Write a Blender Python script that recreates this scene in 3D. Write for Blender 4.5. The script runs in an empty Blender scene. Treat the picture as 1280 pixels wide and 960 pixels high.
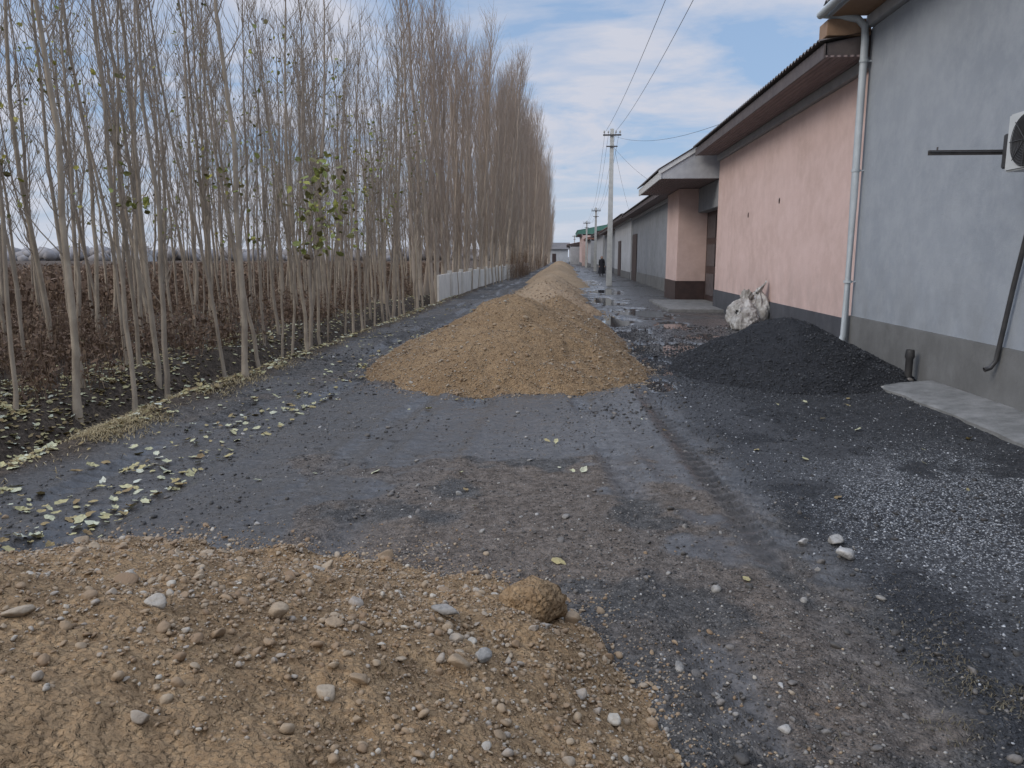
import bpy, bmesh, math, random
import numpy as np
from mathutils import Vector
random.seed(7); rng=np.random.default_rng(7)
S=bpy.context.scene
COL=S.collection
# ---------------------------------------------------------------- noise
def _h(ix,iy,s):
    n=(ix.astype(np.int64)*374761393+iy.astype(np.int64)*668265263+s*974634777)&0x7fffffff
    n=((n^(n>>13))*1274126177)&0x7fffffff
    n=n^(n>>16)
    return (n&0xffff)/65535.0
def vn(x,y,f,s=0):
    x=np.asarray(x,float)*f+1000.3; y=np.asarray(y,float)*f+1000.7
    ix=np.floor(x);iy=np.floor(y);fx=x-ix;fy=y-iy
    fx=fx*fx*(3-2*fx);fy=fy*fy*(3-2*fy)
    a=_h(ix,iy,s);b=_h(ix+1,iy,s);c=_h(ix,iy+1,s);d=_h(ix+1,iy+1,s)
    return (a*(1-fx)+b*fx)*(1-fy)+(c*(1-fx)+d*fx)*fy
def fbm(x,y,f,o=4,s=0,g=.5):
    r=0;a=1;t=0
    for i in range(o):
        r=r+a*vn(x,y,f*2.03**i,s+i*17);t+=a;a*=g
    return r/t
def sst(a,b,x):
    t=np.clip((x-a)/(b-a),0,1);return t*t*(3-2*t)
# ---------------------------------------------------------------- mesh helpers
def link(o,parent=None):
    COL.objects.link(o)
    if parent: o.parent=parent
    return o
def empty(name):
    e=bpy.data.objects.new(name,None); e.empty_display_size=.3; return link(e)
def np_mesh(name,V,F,mat=None,smooth=True,attrs=None):
    V=np.asarray(V,np.float32);F=np.asarray(F,np.int32);k=F.shape[1];n=len(F)
    me=bpy.data.meshes.new(name)
    me.vertices.add(len(V));me.vertices.foreach_set('co',V.ravel())
    me.loops.add(n*k);me.loops.foreach_set('vertex_index',F.ravel())
    me.polygons.add(n);me.polygons.foreach_set('loop_start',np.arange(0,n*k,k,dtype=np.int32))
    me.polygons.foreach_set('loop_total',np.full(n,k,np.int32))
    me.polygons.foreach_set('use_smooth',np.full(n,smooth,bool))
    me.update(calc_edges=True)
    for a,v in (attrs or {}).items():
        at=me.attributes.new(a,'FLOAT','POINT');at.data.foreach_set('value',np.asarray(v,np.float32))
    if mat: me.materials.append(mat)
    return me
def obj(name,me,parent=None):
    return link(bpy.data.objects.new(name,me),parent)
def box(name,x0,x1,y0,y1,z0,z1,mat,parent=None,bev=.008):
    bm=bmesh.new();bmesh.ops.create_cube(bm,size=1)
    for v in bm.verts:
        v.co=Vector(((x0+x1)/2+v.co.x*(x1-x0),(y0+y1)/2+v.co.y*(y1-y0),(z0+z1)/2+v.co.z*(z1-z0)))
    if bev>0: bmesh.ops.bevel(bm,geom=bm.edges[:],offset=bev,segments=2,affect='EDGES')
    me=bpy.data.meshes.new(name);bm.to_mesh(me);bm.free();me.materials.append(mat)
    return obj(name,me,parent)
def poly(name,verts,faces,mat,parent=None):
    me=bpy.data.meshes.new(name);me.from_pydata(verts,[],faces);me.update();me.materials.append(mat)
    return obj(name,me,parent)
def tubes_mesh(lst,sides):
    V=[];F=[];R=[];n=0
    ang=np.linspace(0,2*math.pi,sides,endpoint=False)
    for P,r in lst:
        P=np.asarray(P,float);T=np.gradient(P,axis=0);T/=np.linalg.norm(T,axis=1)[:,None]+1e-9
        ref=np.array([1,0,0.]) if abs(T[0][0])<.8 else np.array([0,0,1.])
        A=np.cross(T,ref);A/=np.linalg.norm(A,axis=1)[:,None];B=np.cross(T,A)
        rr=np.asarray(r)[:,None,None]
        ring=P[:,None,:]+rr*(np.cos(ang)[None,:,None]*A[:,None,:]+np.sin(ang)[None,:,None]*B[:,None,:])
        m=len(P);V.append(ring.reshape(-1,3));R.append(np.repeat(r,sides))
        for i in range(m-1):
            for j in range(sides):
                a=n+i*sides+j;b=n+i*sides+(j+1)%sides
                F.append((a,b,b+sides,a+sides))
        n+=m*sides
    return np.concatenate(V),np.array(F),np.concatenate(R)
def tube(name,P,r,mat,parent=None,sides=10):
    rr=[r]*len(P) if not hasattr(r,'__len__') else r
    V,F,R=tubes_mesh([(P,rr)],sides)
    return obj(name,np_mesh(name,V,F,mat),parent)
# ---------------------------------------------------------------- materials
class NT:
    def __init__(s,name):
        s.m=bpy.data.materials.new(name);s.m.use_nodes=True;s.t=s.m.node_tree;s.n=s.t.nodes
        s.b=s.n['Principled BSDF'];s.tc=s.n.new('ShaderNodeTexCoord')
    def lk(s,a,b): s.t.links.new(a,b)
    def noise(s,scale,detail=5,rough=.55,vec=None,stretch=None):
        n=s.n.new('ShaderNodeTexNoise');n.inputs['Scale'].default_value=scale;n.inputs['Detail'].default_value=detail;n.inputs['Roughness'].default_value=rough
        v=vec or s.tc.outputs['Object']
        if stretch:
            mp=s.n.new('ShaderNodeMapping');mp.inputs['Scale'].default_value=stretch;s.lk(v,mp.inputs[0]);v=mp.outputs[0]
        s.lk(v,n.inputs['Vector']);return n.outputs[0]
    def vor(s,scale):
        n=s.n.new('ShaderNodeTexVoronoi');n.inputs['Scale'].default_value=scale;s.lk(s.tc.outputs['Object'],n.inputs['Vector'])
        sx=s.n.new('ShaderNodeSeparateColor');s.lk(n.outputs['Color'],sx.inputs[0]);return n.outputs['Distance'],sx
    def rng(s,f,a,b,c=0,d=1):
        n=s.n.new('ShaderNodeMapRange');s.lk(f,n.inputs[0])
        for i,v in enumerate((a,b,c,d)): n.inputs[i+1].default_value=v
        return n.outputs[0]
    def mix(s,f,a,b,bt='MIX'):
        n=s.n.new('ShaderNodeMix');n.data_type='RGBA';n.blend_type=bt
        for v,i in ((f,0),(a,6),(b,7)):
            if hasattr(v,'links') or hasattr(v,'is_output'): s.lk(v,n.inputs[i])
            elif i==0: n.inputs[0].default_value=v
            else: n.inputs[i].default_value=(*v,1)
        return n.outputs[2]
    def grey(s,f):
        n=s.n.new('ShaderNodeCombineColor')
        for i in range(3): s.lk(f,n.inputs[i])
        return n.outputs[0]
    def math(s,op,a,b):
        n=s.n.new('ShaderNodeMath');n.operation=op
        for i,v in enumerate((a,b)):
            if isinstance(v,(int,float)): n.inputs[i].default_value=v
            else: s.lk(v,n.inputs[i])
        return n.outputs[0]
    def attr(s,name):
        n=s.n.new('ShaderNodeAttribute');n.attribute_name=name;return n.outputs['Fac']
    def bump(s,h,dist,strength=1,prev=None):
        n=s.n.new('ShaderNodeBump');n.inputs['Distance'].default_value=dist
        if isinstance(strength,(int,float)): n.inputs['Strength'].default_value=strength
        else: s.lk(strength,n.inputs['Strength'])
        s.lk(h,n.inputs['Height'])
        if prev: s.lk(prev,n.inputs['Normal'])
        return n.outputs[0]
    def fin(s,col=None,rough=None,nrm=None,spec=None,metal=None):
        B=s.b.inputs
        if col is not None:
            if isinstance(col,tuple): B['Base Color'].default_value=(*col,1)
            else: s.lk(col,B['Base Color'])
        if rough is not None:
            if isinstance(rough,(int,float)): B['Roughness'].default_value=rough
            else: s.lk(rough,B['Roughness'])
        if nrm: s.lk(nrm,B['Normal'])
        if spec is not None:
            if isinstance(spec,(int,float)): B['Specular IOR Level'].default_value=spec
            else: s.lk(spec,B['Specular IOR Level'])
        if metal is not None: B['Metallic'].default_value=metal
        return s.m
def simple(name,c1,c2,sc=3,rough=.8,bd=.003,bs=40,**k):
    t=NT(name);f=t.rng(t.noise(sc,4,.6),.3,.7)
    return t.fin(t.mix(f,c1,c2),rough,t.bump(t.noise(bs,3,.6),bd),**k)
def plaster(name,c1,c2,c3,dirt,z0=.7):
    t=NT(name)
    f1=t.rng(t.noise(.7,4,.6),.35,.65);f2=t.rng(t.noise(2.6,6,.7),.42,.62)
    c=t.mix(f1,c1,c2);c=t.mix(t.math('MULTIPLY',f2,.5),c,c3)
    sp=t.n.new('ShaderNodeSeparateXYZ');t.lk(t.tc.outputs['Object'],sp.inputs[0])
    d=t.rng(sp.outputs[2],z0,z0+.9,1,0)
    d=t.math('MULTIPLY',d,t.rng(t.noise(2.2,4,.65,stretch=(1,1,.6)),.35,.7))
    c=t.mix(t.math('MULTIPLY',d,.6),c,dirt)
    st=t.rng(t.noise(2.5,4,.6,stretch=(1,1.6,.25)),.58,.8,0,.16)
    c=t.mix(st,c,dirt)
    b=t.bump(t.noise(6,3,.6),.014,.5);b=t.bump(t.noise(70,4,.7),.005,.9,b)
    return t.fin(c,.88,b,spec=.25)
M={}
M['grey']=plaster('grey_plaster',(.315,.338,.365),(.27,.293,.32),(.37,.39,.412),(.22,.23,.235))
M['pink']=plaster('pink_plaster',(.63,.465,.415),(.55,.40,.35),(.70,.535,.485),(.40,.30,.265))
M['grey2']=plaster('cement_plaster',(.25,.26,.275),(.20,.21,.22),(.31,.32,.33),(.14,.14,.14))
M['pale']=plaster('pale_plaster',(.48,.49,.50),(.40,.41,.42),(.55,.55,.55),(.28,.28,.27))
M['plinth']=plaster('plinth_render',(.17,.17,.165),(.135,.135,.13),(.21,.21,.205),(.095,.092,.088),.0)
M['dplinth']=plaster('dark_plinth_render',(.085,.088,.098),(.062,.064,.072),(.11,.11,.12),(.045,.045,.045),.0)
M['conc']=simple('concrete',(.12,.12,.112),(.24,.235,.225),5,.85,.010,30)
M['polec']=simple('pole_concrete',(.42,.42,.39),(.55,.54,.50),5,.85)
t=NT('soffit_planks')
w=t.n.new('ShaderNodeTexWave');w.wave_type='BANDS';w.bands_direction='X';w.inputs['Scale'].default_value=3.2;w.inputs['Distortion'].default_value=.05
t.lk(t.tc.outputs['Object'],w.inputs['Vector'])
M['soffit']=t.fin(t.mix(t.rng(t.noise(6,4,.6,stretch=(3,.3,1)),.3,.7),(.165,.125,.125),(.24,.185,.18)),.7,t.bump(w.outputs[1],.02))
M['fascia']=simple('fascia_paint',(.075,.06,.06),(.12,.10,.095),6,.6)
M['trim']=simple('grey_trim',(.32,.33,.35),(.42,.43,.44),5,.7)
M['white']=simple('white_trim',(.62,.62,.60),(.5,.5,.49),5,.5)
M['fence']=simple('whitewashed_concrete',(.66,.62,.55),(.5,.47,.42),2,.85)
M['roof']=simple('roof_sheet',(.10,.085,.08),(.16,.14,.13),3,.65)
M['roofgreen']=simple('green_roof_sheet',(.06,.18,.14),(.09,.22,.17),3,.6)
M['roofbrown']=simple('brown_roof_sheet',(.22,.10,.07),(.28,.14,.10),3,.6)
M['tan']=simple('tan_board',(.30,.19,.12),(.24,.15,.09),6,.7)
M['door']=simple('door_paint',(.035,.022,.02),(.06,.035,.03),4,.5)
M['pvc']=simple('pipe_paint',(.46,.50,.52),(.38,.415,.43),6,.45)
M['dark']=simple('dark_metal',(.03,.03,.032),(.055,.052,.05),9,.5)
M['steel']=simple('rusty_steel',(.05,.042,.038),(.10,.092,.088),12,.6)
M['acw']=simple('appliance_enamel',(.56,.57,.56),(.48,.49,.48),4,.4,.0005)
M['wire']=simple('wire_insulation',(.04,.04,.042),(.05,.05,.05),4,.5)
M['ceramic']=simple('insulator_ceramic',(.35,.33,.3),(.5,.5,.48),8,.3)
def heap(name,a,b,c,sc=1):
    t=NT(name)
    f=t.rng(t.noise(1.1*sc,4,.65),.38,.62);col=t.mix(f,a,b)
    g=t.rng(t.noise(18*sc,5,.75),.38,.62);col=t.mix(t.math('MULTIPLY',g,.85),col,c)
    v,sx=t.vor(48*sc)
    k=t.math('MULTIPLY',t.rng(v,.15,.5,.75,0),t.rng(sx.outputs[0],.3,1));col=t.mix(k,col,tuple(min(1,x*1.55) for x in b))
    n=t.bump(t.noise(9*sc,4,.65),.05,.7);n=t.bump(v,.016,1,n);n=t.bump(t.noise(110*sc,2,.75),.008,1,n)
    return t.fin(col,.95,n,spec=.15)
M['sand']=heap('sandy_gravel',(.36,.245,.138),(.285,.19,.105),(.20,.13,.072))
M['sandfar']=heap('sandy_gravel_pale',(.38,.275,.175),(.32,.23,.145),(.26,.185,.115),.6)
M['coal']=heap('black_slag',(.030,.031,.034),(.022,.023,.025),(.045,.046,.05))
def stones(name,stops,rough=.75):
    t=NT(name);r=t.n.new('ShaderNodeValToRGB');t.lk(t.attr('tone'),r.inputs[0])
    e=r.color_ramp.elements
    while len(e)<len(stops): e.new(.5)
    for el,(p,c) in zip(e,stops): el.position=p;el.color=(*c,1)
    c=t.mix(t.rng(t.noise(60,3,.6),.4,.7,0,.45),r.outputs[0],(.2,.14,.085) if stops[0][1][0]>.05 else (.03,.03,.03))
    return t.fin(c,rough,t.bump(t.noise(90,2,.6),.003),spec=.3)
M['pebs']=stones('heap_pebbles',[(0,(.22,.145,.085)),(.4,(.30,.215,.135)),(.7,(.35,.275,.19)),(.88,(.31,.27,.225)),(1,(.45,.41,.34))])
M['pebr']=stones('road_pebbles',[(0,(.045,.042,.039)),(.45,(.10,.09,.08)),(.8,(.19,.17,.15)),(.95,(.29,.27,.24)),(1,(.44,.42,.39))],.6)
M['pebb']=stones('slag_chips',[(0,(.020,.021,.023)),(.6,(.045,.046,.05)),(.8,(.15,.155,.16)),(1,(.52,.53,.54))],.55)
M['leaf']=stones('fallen_leaf',[(0,(.17,.11,.05)),(.3,(.34,.27,.12)),(.55,(.42,.38,.19)),(.85,(.46,.46,.30)),(1,(.52,.53,.44))],.7)
M['leafg']=stones('hanging_leaf',[(0,(.10,.06,.03)),(.3,(.14,.15,.04)),(.7,(.25,.30,.07)),(1,(.44,.39,.07))],.6)
M['weed']=stones('dry_weed',[(0,(.075,.045,.034)),(.5,(.14,.09,.062)),(.85,(.22,.15,.10)),(1,(.34,.26,.17))],.9)
M['debris']=stones('rotting_straw',[(0,(.051,.045,.032)),(.6,(.09,.082,.055)),(1,(.19,.165,.11))],.8)
M['straw']=stones('straw_grass',[(0,(.20,.15,.075)),(.5,(.34,.265,.14)),(1,(.48,.40,.24))],.9)
t=NT('poplar_bark')
f=t.rng(t.attr('rad'),.003,.035)
c=t.mix(f,(.285,.235,.185),(.41,.34,.255));c=t.mix(t.rng(t.noise(7,4,.6,stretch=(1,1,.5)),.40,.65,0,.75),c,(.22,.175,.13))
oi=t.n.new('ShaderNodeObjectInfo');c=t.mix(t.rng(oi.outputs['Random'],0,1,0,.5),c,(.23,.195,.16))
M['bark']=t.fin(c,.85,t.bump(t.noise(35,2,.6,stretch=(1,1,.3)),.006),spec=.15)
t=NT('poplar_bark_far')
c=t.mix(t.rng(t.attr('rad'),.004,.08),(.31,.245,.195),(.40,.335,.265))
oi=t.n.new('ShaderNodeObjectInfo');c=t.mix(t.rng(oi.outputs['Random'],0,1,0,.5),c,(.34,.275,.22))
M['barkf']=t.fin(c,.9,spec=.1)
# ---------------------------------------------------------------- terrain
def puddle_mask(x,y):
    p=np.zeros_like(x)
    for cx,cy,rx,ry in [(2.0,13.3,.95,1.0),(1.5,15.9,.5,1.5),(1.35,19.5,.5,1.8),(2.2,22,.8,2.2),(1.6,28,.7,3),(2.0,36,.8,4),(1.5,47,.8,5),(1.4,11.3,.32,.9),(1.25,9.6,.2,.5),(3.0,15.4,.7,.7),(2.6,18,.5,1)]:
        d=((x-cx)/rx)**2+((y-cy)/ry)**2
        d=d+(fbm(x,y,1.9,4,55)-.5)*2.6
        p=np.maximum(p,1-sst(.85,1.05,d))
    return p
def tracks(x,y):
    near=np.clip(14/np.maximum(np.abs(y),1),0,1);z=0;m=0
    for tx,w,d,sl in [(-2.75,.19,.04,.0),(-1.15,.2,.032,.02),(1.2,.19,.034,.0),(-3.3,.12,.035,.0),(.35,.13,.022,-.05),(-1.75,.12,.02,.03)]:
        xx=x-tx-.12*np.sin(y*.35+tx)-sl*(y-6)
        g=np.exp(-(xx/w)**4)*(.15+1.2*sst(.38,.65,vn(x,y,.6,31+int(abs(tx)*10))))
        tread=1+.4*np.sin((y+np.abs(xx)*.9)*42)*near*np.clip(9/np.maximum(y,1),0,1)
        z=z-d*g*tread+.022*np.exp(-((np.abs(xx)-w*1.35)/.06)**2)*vn(x,y,2,33)
        m=np.maximum(m,g)
    return z,np.clip(m,0,1)
def wetraw(x,y):
    n1=fbm(x,y,.55,5,101);n3=fbm(x,y,6,4,141)
    return sst(.485,.515,n1+(n3-.5)*.12)*(x>-4)
def base(x,y): return (fbm(x,y,.45,4,1)-.5)*.07
def G(x,y):
    x=np.asarray(x,float);y=np.asarray(y,float)
    near=np.clip(14/np.maximum(np.abs(y),1),0,1)
    z=base(x,y)
    rough=(.5+1.2*sst(.42,.60,fbm(x,y,.7,3,12)))*(1-.65*wetraw(x,y))
    z=z+(fbm(x,y,3.0,4,5)-.5)*.05*rough
    z=z+(fbm(x,y,11,4,9)-.5)*.034*near*rough
    z=z+tracks(x,y)[0]*(x>-4)
    wob=.16*(fbm(x*0,y,.55,3,77)-.5)*2
    X=x+wob
    z=z+.06*np.exp(-((X+4.2)/.22)**2)
    z=z-.45*np.exp(-(np.abs(X+5.0)/.45)**2.4)
    bank=sst(-5.25,-5.75,X)
    z=z+bank*(.06+(fbm(x,y,1.3,4,21)-.5)*.16)
    field=sst(-12,-14,x)
    z=z+field*(.10*np.sin((x*.9+y*.25)*3.2)*np.clip(40/np.maximum(np.hypot(x,y),1),0,1)+(fbm(x,y,2.2,3,41)-.5)*.16)
    p=puddle_mask(x,y)
    z=z*(1-p)+(-.03)*p
    return z
def Gp(x,y,h):
    w=sst(0,.12,h);return G(x,y)*(1-w)+base(x,y)*w
ys=[-8.]
while ys[-1]<1200:
    v=ys[-1]
    ys.append(v+(.25 if v<1.4 else max(.020,.0036*v) if v<70 else .05*v))
ys=np.array(ys)
xr=list(np.arange(-6.4,4.9,.030))
xl=[-6.4]
while xl[-1]>-1200: xl.append(xl[-1]-max(.06,abs(xl[-1]+5.5)*.035))
xq=[xr[-1]]
while xq[-1]<1200: xq.append(xq[-1]+max(.3,(xq[-1]-4)*.25))
xs=np.array(sorted(set(xl+xr+xq)))
Xg,Yg=np.meshgrid(xs,ys)
Zg=G(Xg,Yg)
def grid_faces(ny,nx):
    i=np.arange(ny*nx).reshape(ny,nx)
    return np.stack([i[:-1,:-1],i[:-1,1:],i[1:,1:],i[1:,:-1]],-1).reshape(-1,4)
Fg=grid_faces(len(ys),len(xs))
x,y=Xg.ravel(),Yg.ravel()
n1=fbm(x,y,.55,5,101);n2=fbm(x,y,1.6,4,131);n3=fbm(x,y,6,4,141)
def edgef(x,y): return 1.35+.9*(fbm(x,y,.9,5,101)-.5)-.04*(y-5)
def chipf(x,y): return np.clip(np.exp(-((x-2.75-.12*(y-5))/.9)**2-((y-4.9)/1.25)**2)*1.8,0,1)
jit=(n3-.5)*.14
tm=tracks(x,y)[1]
brown=np.clip(np.exp(-((x+.1-.12*(y-5))/1.5)**2)*sst(2.5,4,y)*(1-sst(8.6,9.9,y))*1.4,0,1)*sst(.44,.49,n2*.5+.25+jit)
brown=np.maximum(brown,np.exp(-((x+2.6)/1.1)**2)*sst(.43,.49,n2+jit)*(1-sst(9,13,y))*.95)
edge=edgef(x,y)
brown=np.maximum(brown,sst(edge-1.1,edge-.7,x)*(1-sst(edge-.15,edge+.12,x))*(1-sst(9.5,12,y))*.9*sst(.38,.46,n2+jit))
wr_=wetraw(x,y)
brown=brown*(1-.5*tm)*(1-.85*wr_)
black=sst(edge-.1,edge+.15,x+jit)*(1-sst(12,14,y))
chips=black*chipf(x,y)*sst(.34,.44,n2+jit)
soil=sst(-3.75,-4.15,x+.3*(n2-.5));fieldm=sst(-11,-13,x)
pud=puddle_mask(x,y)
road=(1-soil)
wet=np.maximum(wr_*(1-black*.6),.9*tm*sst(.42,.5,n2))*road
wet=np.maximum(wet,sst(.6,1.2,x)*sst(9,12,y)*.95*sst(.40,.46,n2+jit)*road)
wet=np.maximum(wet,sst(1.5,2.2,x)*(1-sst(3.4,4.4,y))*.95*sst(.40,.46,n2+jit)*road)
wet=np.maximum(wet,pud)
ground_me=np_mesh('ground',np.stack([x,y,Zg.ravel()],1),Fg,None,True,dict(brown=brown,black=black,chips=chips,soil=soil,fieldm=fieldm,wet=wet,pud=pud))
t=NT('muddy_ground')
n_a=t.noise(1.1,4,.62);n_b=t.noise(9,5,.72);n_c=t.noise(55,3,.75);n_d=t.noise(28,4,.8)
c=t.mix(t.rng(n_a,.35,.65),(.078,.073,.068),(.108,.102,.095))
c=t.mix(t.rng(n_b,.42,.62,0,.75),c,(.046,.043,.040))
cb=t.mix(t.rng(n_b,.38,.6),(.185,.148,.118),(.10,.08,.064))
c=t.mix(t.math('MULTIPLY',t.attr('brown'),t.rng(n_b,.25,.55,.5,1)),c,cb)
ck=t.mix(t.rng(n_b,.4,.6),(.026,.027,.029),(.048,.049,.052))
c=t.mix(t.attr('black'),c,ck)
v1,sx=t.vor(75)
spk=t.rng(sx.outputs[0],.38,.68)
c=t.mix(t.math('MULTIPLY',t.math('MULTIPLY',spk,t.attr('chips')),t.rng(v1,.2,.5,1,.1)),c,(.52,.53,.54))
notwet=t.rng(t.attr('wet'),0,1,1,.12)
spk2=t.math('MULTIPLY',t.math('MULTIPLY',t.rng(sx.outputs[1],.72,.86),t.rng(v1,.15,.4,.75,0)),notwet)
c=t.mix(spk2,c,(.27,.245,.215))
cs=t.mix(t.rng(n_b,.38,.6),(.055,.044,.035),(.105,.082,.062))
c=t.mix(t.attr('soil'),c,cs)
c=t.mix(t.attr('fieldm'),c,t.mix(t.rng(n_a,.4,.6),(.085,.068,.056),(.115,.092,.075)))
c=t.mix(t.math('MULTIPLY',t.attr('wet'),.55),c,(.036,.032,.029))
c=t.mix(1.0,c,t.grey(t.rng(n_d,.36,.64,.55,1.45)),'MULTIPLY')
r=t.math('SUBTRACT',t.rng(n_b,.3,.7,.74,.92),t.math('MULTIPLY',t.attr('wet'),t.rng(n_b,.38,.58,.56,.36)))
r=t.math('MAXIMUM',t.math('SUBTRACT',r,t.math('MULTIPLY',t.attr('pud'),.6)),.03)
dry=t.rng(t.attr('pud'),0,1,1,0);dw=t.math('MULTIPLY',dry,t.rng(t.attr('wet'),0,1,1,.25))
b=t.bump(n_b,.03,dw);b=t.bump(v1,.008,dw,b);b=t.bump(n_c,.012,dw,b)
sp_=t.math('MULTIPLY',t.rng(t.math('MAXIMUM',t.attr('fieldm'),t.math('MULTIPLY',t.attr('soil'),.8)),0,1,1,.08),t.rng(t.attr('wet'),0,1,.25,.6))
mg=t.fin(c,r,b,spec=sp_)
ground_me.materials.append(mg);obj('ground',ground_me)
# ---------------------------------------------------------------- scatter
def ico(sub):
    bm=bmesh.new();bmesh.ops.create_icosphere(bm,subdivisions=sub,radius=1)
    V=np.array([v.co[:] for v in bm.verts]);F=np.array([[v.index for v in f.verts] for f in bm.faces]);bm.free();return V,F
ICO={s:ico(s) for s in (1,2,3,4)}
def rotm(n,full=True,tilt=.3):
    a=rng.uniform(0,2*math.pi,n)
    if full: b=rng.uniform(-.5,.5,n);c_=rng.uniform(-.5,.5,n)
    else: b=rng.normal(0,tilt,n);c_=rng.normal(0,tilt,n)
    ca,sa=np.cos(a),np.sin(a);cb_,sb=np.cos(b),np.sin(b);cc,sc=np.cos(c_),np.sin(c_)
    Z=np.zeros(n);O=np.ones(n)
    Rz=np.stack([ca,-sa,Z,sa,ca,Z,Z,Z,O],1).reshape(n,3,3)
    Ry=np.stack([cb_,Z,sb,Z,O,Z,-sb,Z,cb_],1).reshape(n,3,3)
    Rx=np.stack([O,Z,Z,Z,cc,-sc,Z,sc,cc],1).reshape(n,3,3)
    return Ry@Rx@Rz
def scatter(name,bases,P,Sz,tone,mat,smooth=True,full=True,tilt=.3,parent=None):
    VV=[];FF=[];TT=[];off=0;n=len(P);pick=rng.integers(0,len(bases),n)
    for k,(V,F) in enumerate(bases):
        ii=np.where(pick==k)[0]
        if not len(ii): continue
        R=rotm(len(ii),full,tilt)
        W=np.einsum('nij,nvj->nvi',R,V[None]*Sz[ii][:,None,:])+P[ii][:,None,:]
        VV.append(W.reshape(-1,3));FF.append((F[None]+(np.arange(len(ii))*len(V))[:,None,None]+off).reshape(-1,F.shape[1]))
        TT.append(np.repeat(tone[ii],len(V)));off+=len(ii)*len(V)
    return obj(name,np_mesh(name,np.concatenate(VV),np.concatenate(FF),mat,smooth,dict(tone=np.concatenate(TT))),parent)
def stone_bases(sub,k=6,amp=.25):
    out=[]
    V,F=ICO[sub]
    for i in range(k):
        W=V.copy()
        for j in range(6):
            a=rng.normal(size=3);a/=np.linalg.norm(a);c0=rng.uniform(.4,.75)
            dd=W@a;W=W-np.clip(dd-c0,0,None)[:,None]*a[None]*.9
        W=W*(1+amp*.4*(rng.random(len(W))-.5))[:,None]
        out.append((W,F))
    return out
SB={1:stone_bases(1),2:stone_bases(2,8,.15),3:stone_bases(3,8,.05)}
def stone_sz(s): 
    n=len(s);return np.stack([s*rng.uniform(.8,1.3,n),s*rng.uniform(.65,1.1,n),s*rng.uniform(.4,.8,n)],1)
# ---------------------------------------------------------------- piles
def pile_h(x,y,cones,seed):
    h=np.full_like(x,-1.)
    wob=(fbm(x,y,.9,4,seed)-.5)*.26+(fbm(x,y,3.5,3,seed+3)-.5)*.09
    for cx,cy,H,rx,ry,e in cones:
        r=(np.abs((x-cx)/rx)**e+np.abs((y-cy)/ry)**e)**(1/e)+wob
        rr=np.sqrt(r*r+.018)-.06
        hh=H*(1-rr)
        hh=np.where(hh<.12*H,hh*.55+.12*H*.45*np.clip(hh/(.12*H),-1,1),hh)
        h=np.maximum(h,hh)
    h=h+np.where(h>0,1,0)*((fbm(x,y,6,4,seed+9)-.5)*.06*np.clip(h/.1,0,1))
    return h
def pile(name,cones,seed,res,mat,parent=None):
    x0=min(c[0]-c[3]*1.25 for c in cones);x1=max(c[0]+c[3]*1.25 for c in cones)
    y0=min(c[1]-c[4]*1.25 for c in cones);y1=max(c[1]+c[4]*1.25 for c in cones)
    X,Y=np.meshgrid(np.arange(x0,x1,res),np.arange(y0,y1,res))
    h=pile_h(X,Y,cones,seed);hc=np.maximum(h,-.06)
    fine=((fbm(X,Y,20,4,seed+5,.6)-.5)*.036)*(res<.05)
    Z=Gp(X,Y,h)+hc+fine*np.clip(h/.05+.3,0,1)-.004
    F=grid_faces(*X.shape);keep=(h.ravel()[F]>-.03).any(1)
    F=F[keep];u,inv=np.unique(F,return_inverse=True)
    V=np.stack([X.ravel(),Y.ravel(),Z.ravel()],1)[u]
    o=obj(name,np_mesh(name,V,inv.reshape(-1,4),mat),parent)
    def surf(px,py):
        h=pile_h(px,py,cones,seed);return Gp(px,py,h)+np.maximum(h,0)
    return o,surf,(x0,x1,y0,y1)
def pebbles_on(name,cones,seed,surf,bb,n,smin,smax,sub,mat,parent,near=None,spread=.12,tmax=1.,pw=2.6,base=.12):
    px=rng.uniform(bb[0],bb[1],n);py=rng.uniform(bb[2],bb[3],n)
    h=pile_h(px,py,cones,seed)
    dens=np.where(h>0,np.clip(1.2-h*1.3+1.4*(fbm(px,py,2.2,3,seed+40)-.5),base,1),np.exp(h/spread*2.2))
    k=rng.random(n)<dens
    if near is not None: k&=near(px,py)
    px,py=px[k],py[k];s=smin*(smax/smin)**(rng.random(len(px))**pw)
    z=surf(px,py)+s*.12
    scatter(name,SB[sub],np.stack([px,py,z],1),stone_sz(s),rng.random(len(px))**1.2*tmax,mat,parent=parent)
C1=[(-1.95,1.55,.82,2.5,2.28,2.1)]
vis=lambda x,y:(y>1.55)
o,sf,bb=pile('gravel_pile',C1,11,.013,M['sand']);sf1=sf
pebbles_on('fine_stones',C1,11,sf,bb,95000,.004,.012,1,M['pebs'],o,vis,.10,base=.3)
pebbles_on('stones',C1,11,sf,bb,13000,.009,.024,2,M['pebs'],o,vis,.09,base=.22)
pebbles_on('cobbles',C1,11,sf,bb,650,.022,.044,3,M['pebs'],o,vis,.05,pw=2.2,base=.2)
C2=[(-.78,11.05,1.15,1.85,2.2,2.3),(-.12,14.0,.97,1.2,3.1,2.1)]
o,sf,bb=pile('gravel_pile',C2,23,.026,M['sand'])
vis2=lambda x,y:(y<15)
pebbles_on('fine_stones',C2,23,sf,bb,60000,.006,.018,1,M['pebs'],o,vis2,.12,base=.3)
pebbles_on('stones',C2,23,sf,bb,2600,.015,.04,2,M['pebs'],o,vis2,.14)
yy=21.6;k=0
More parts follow.
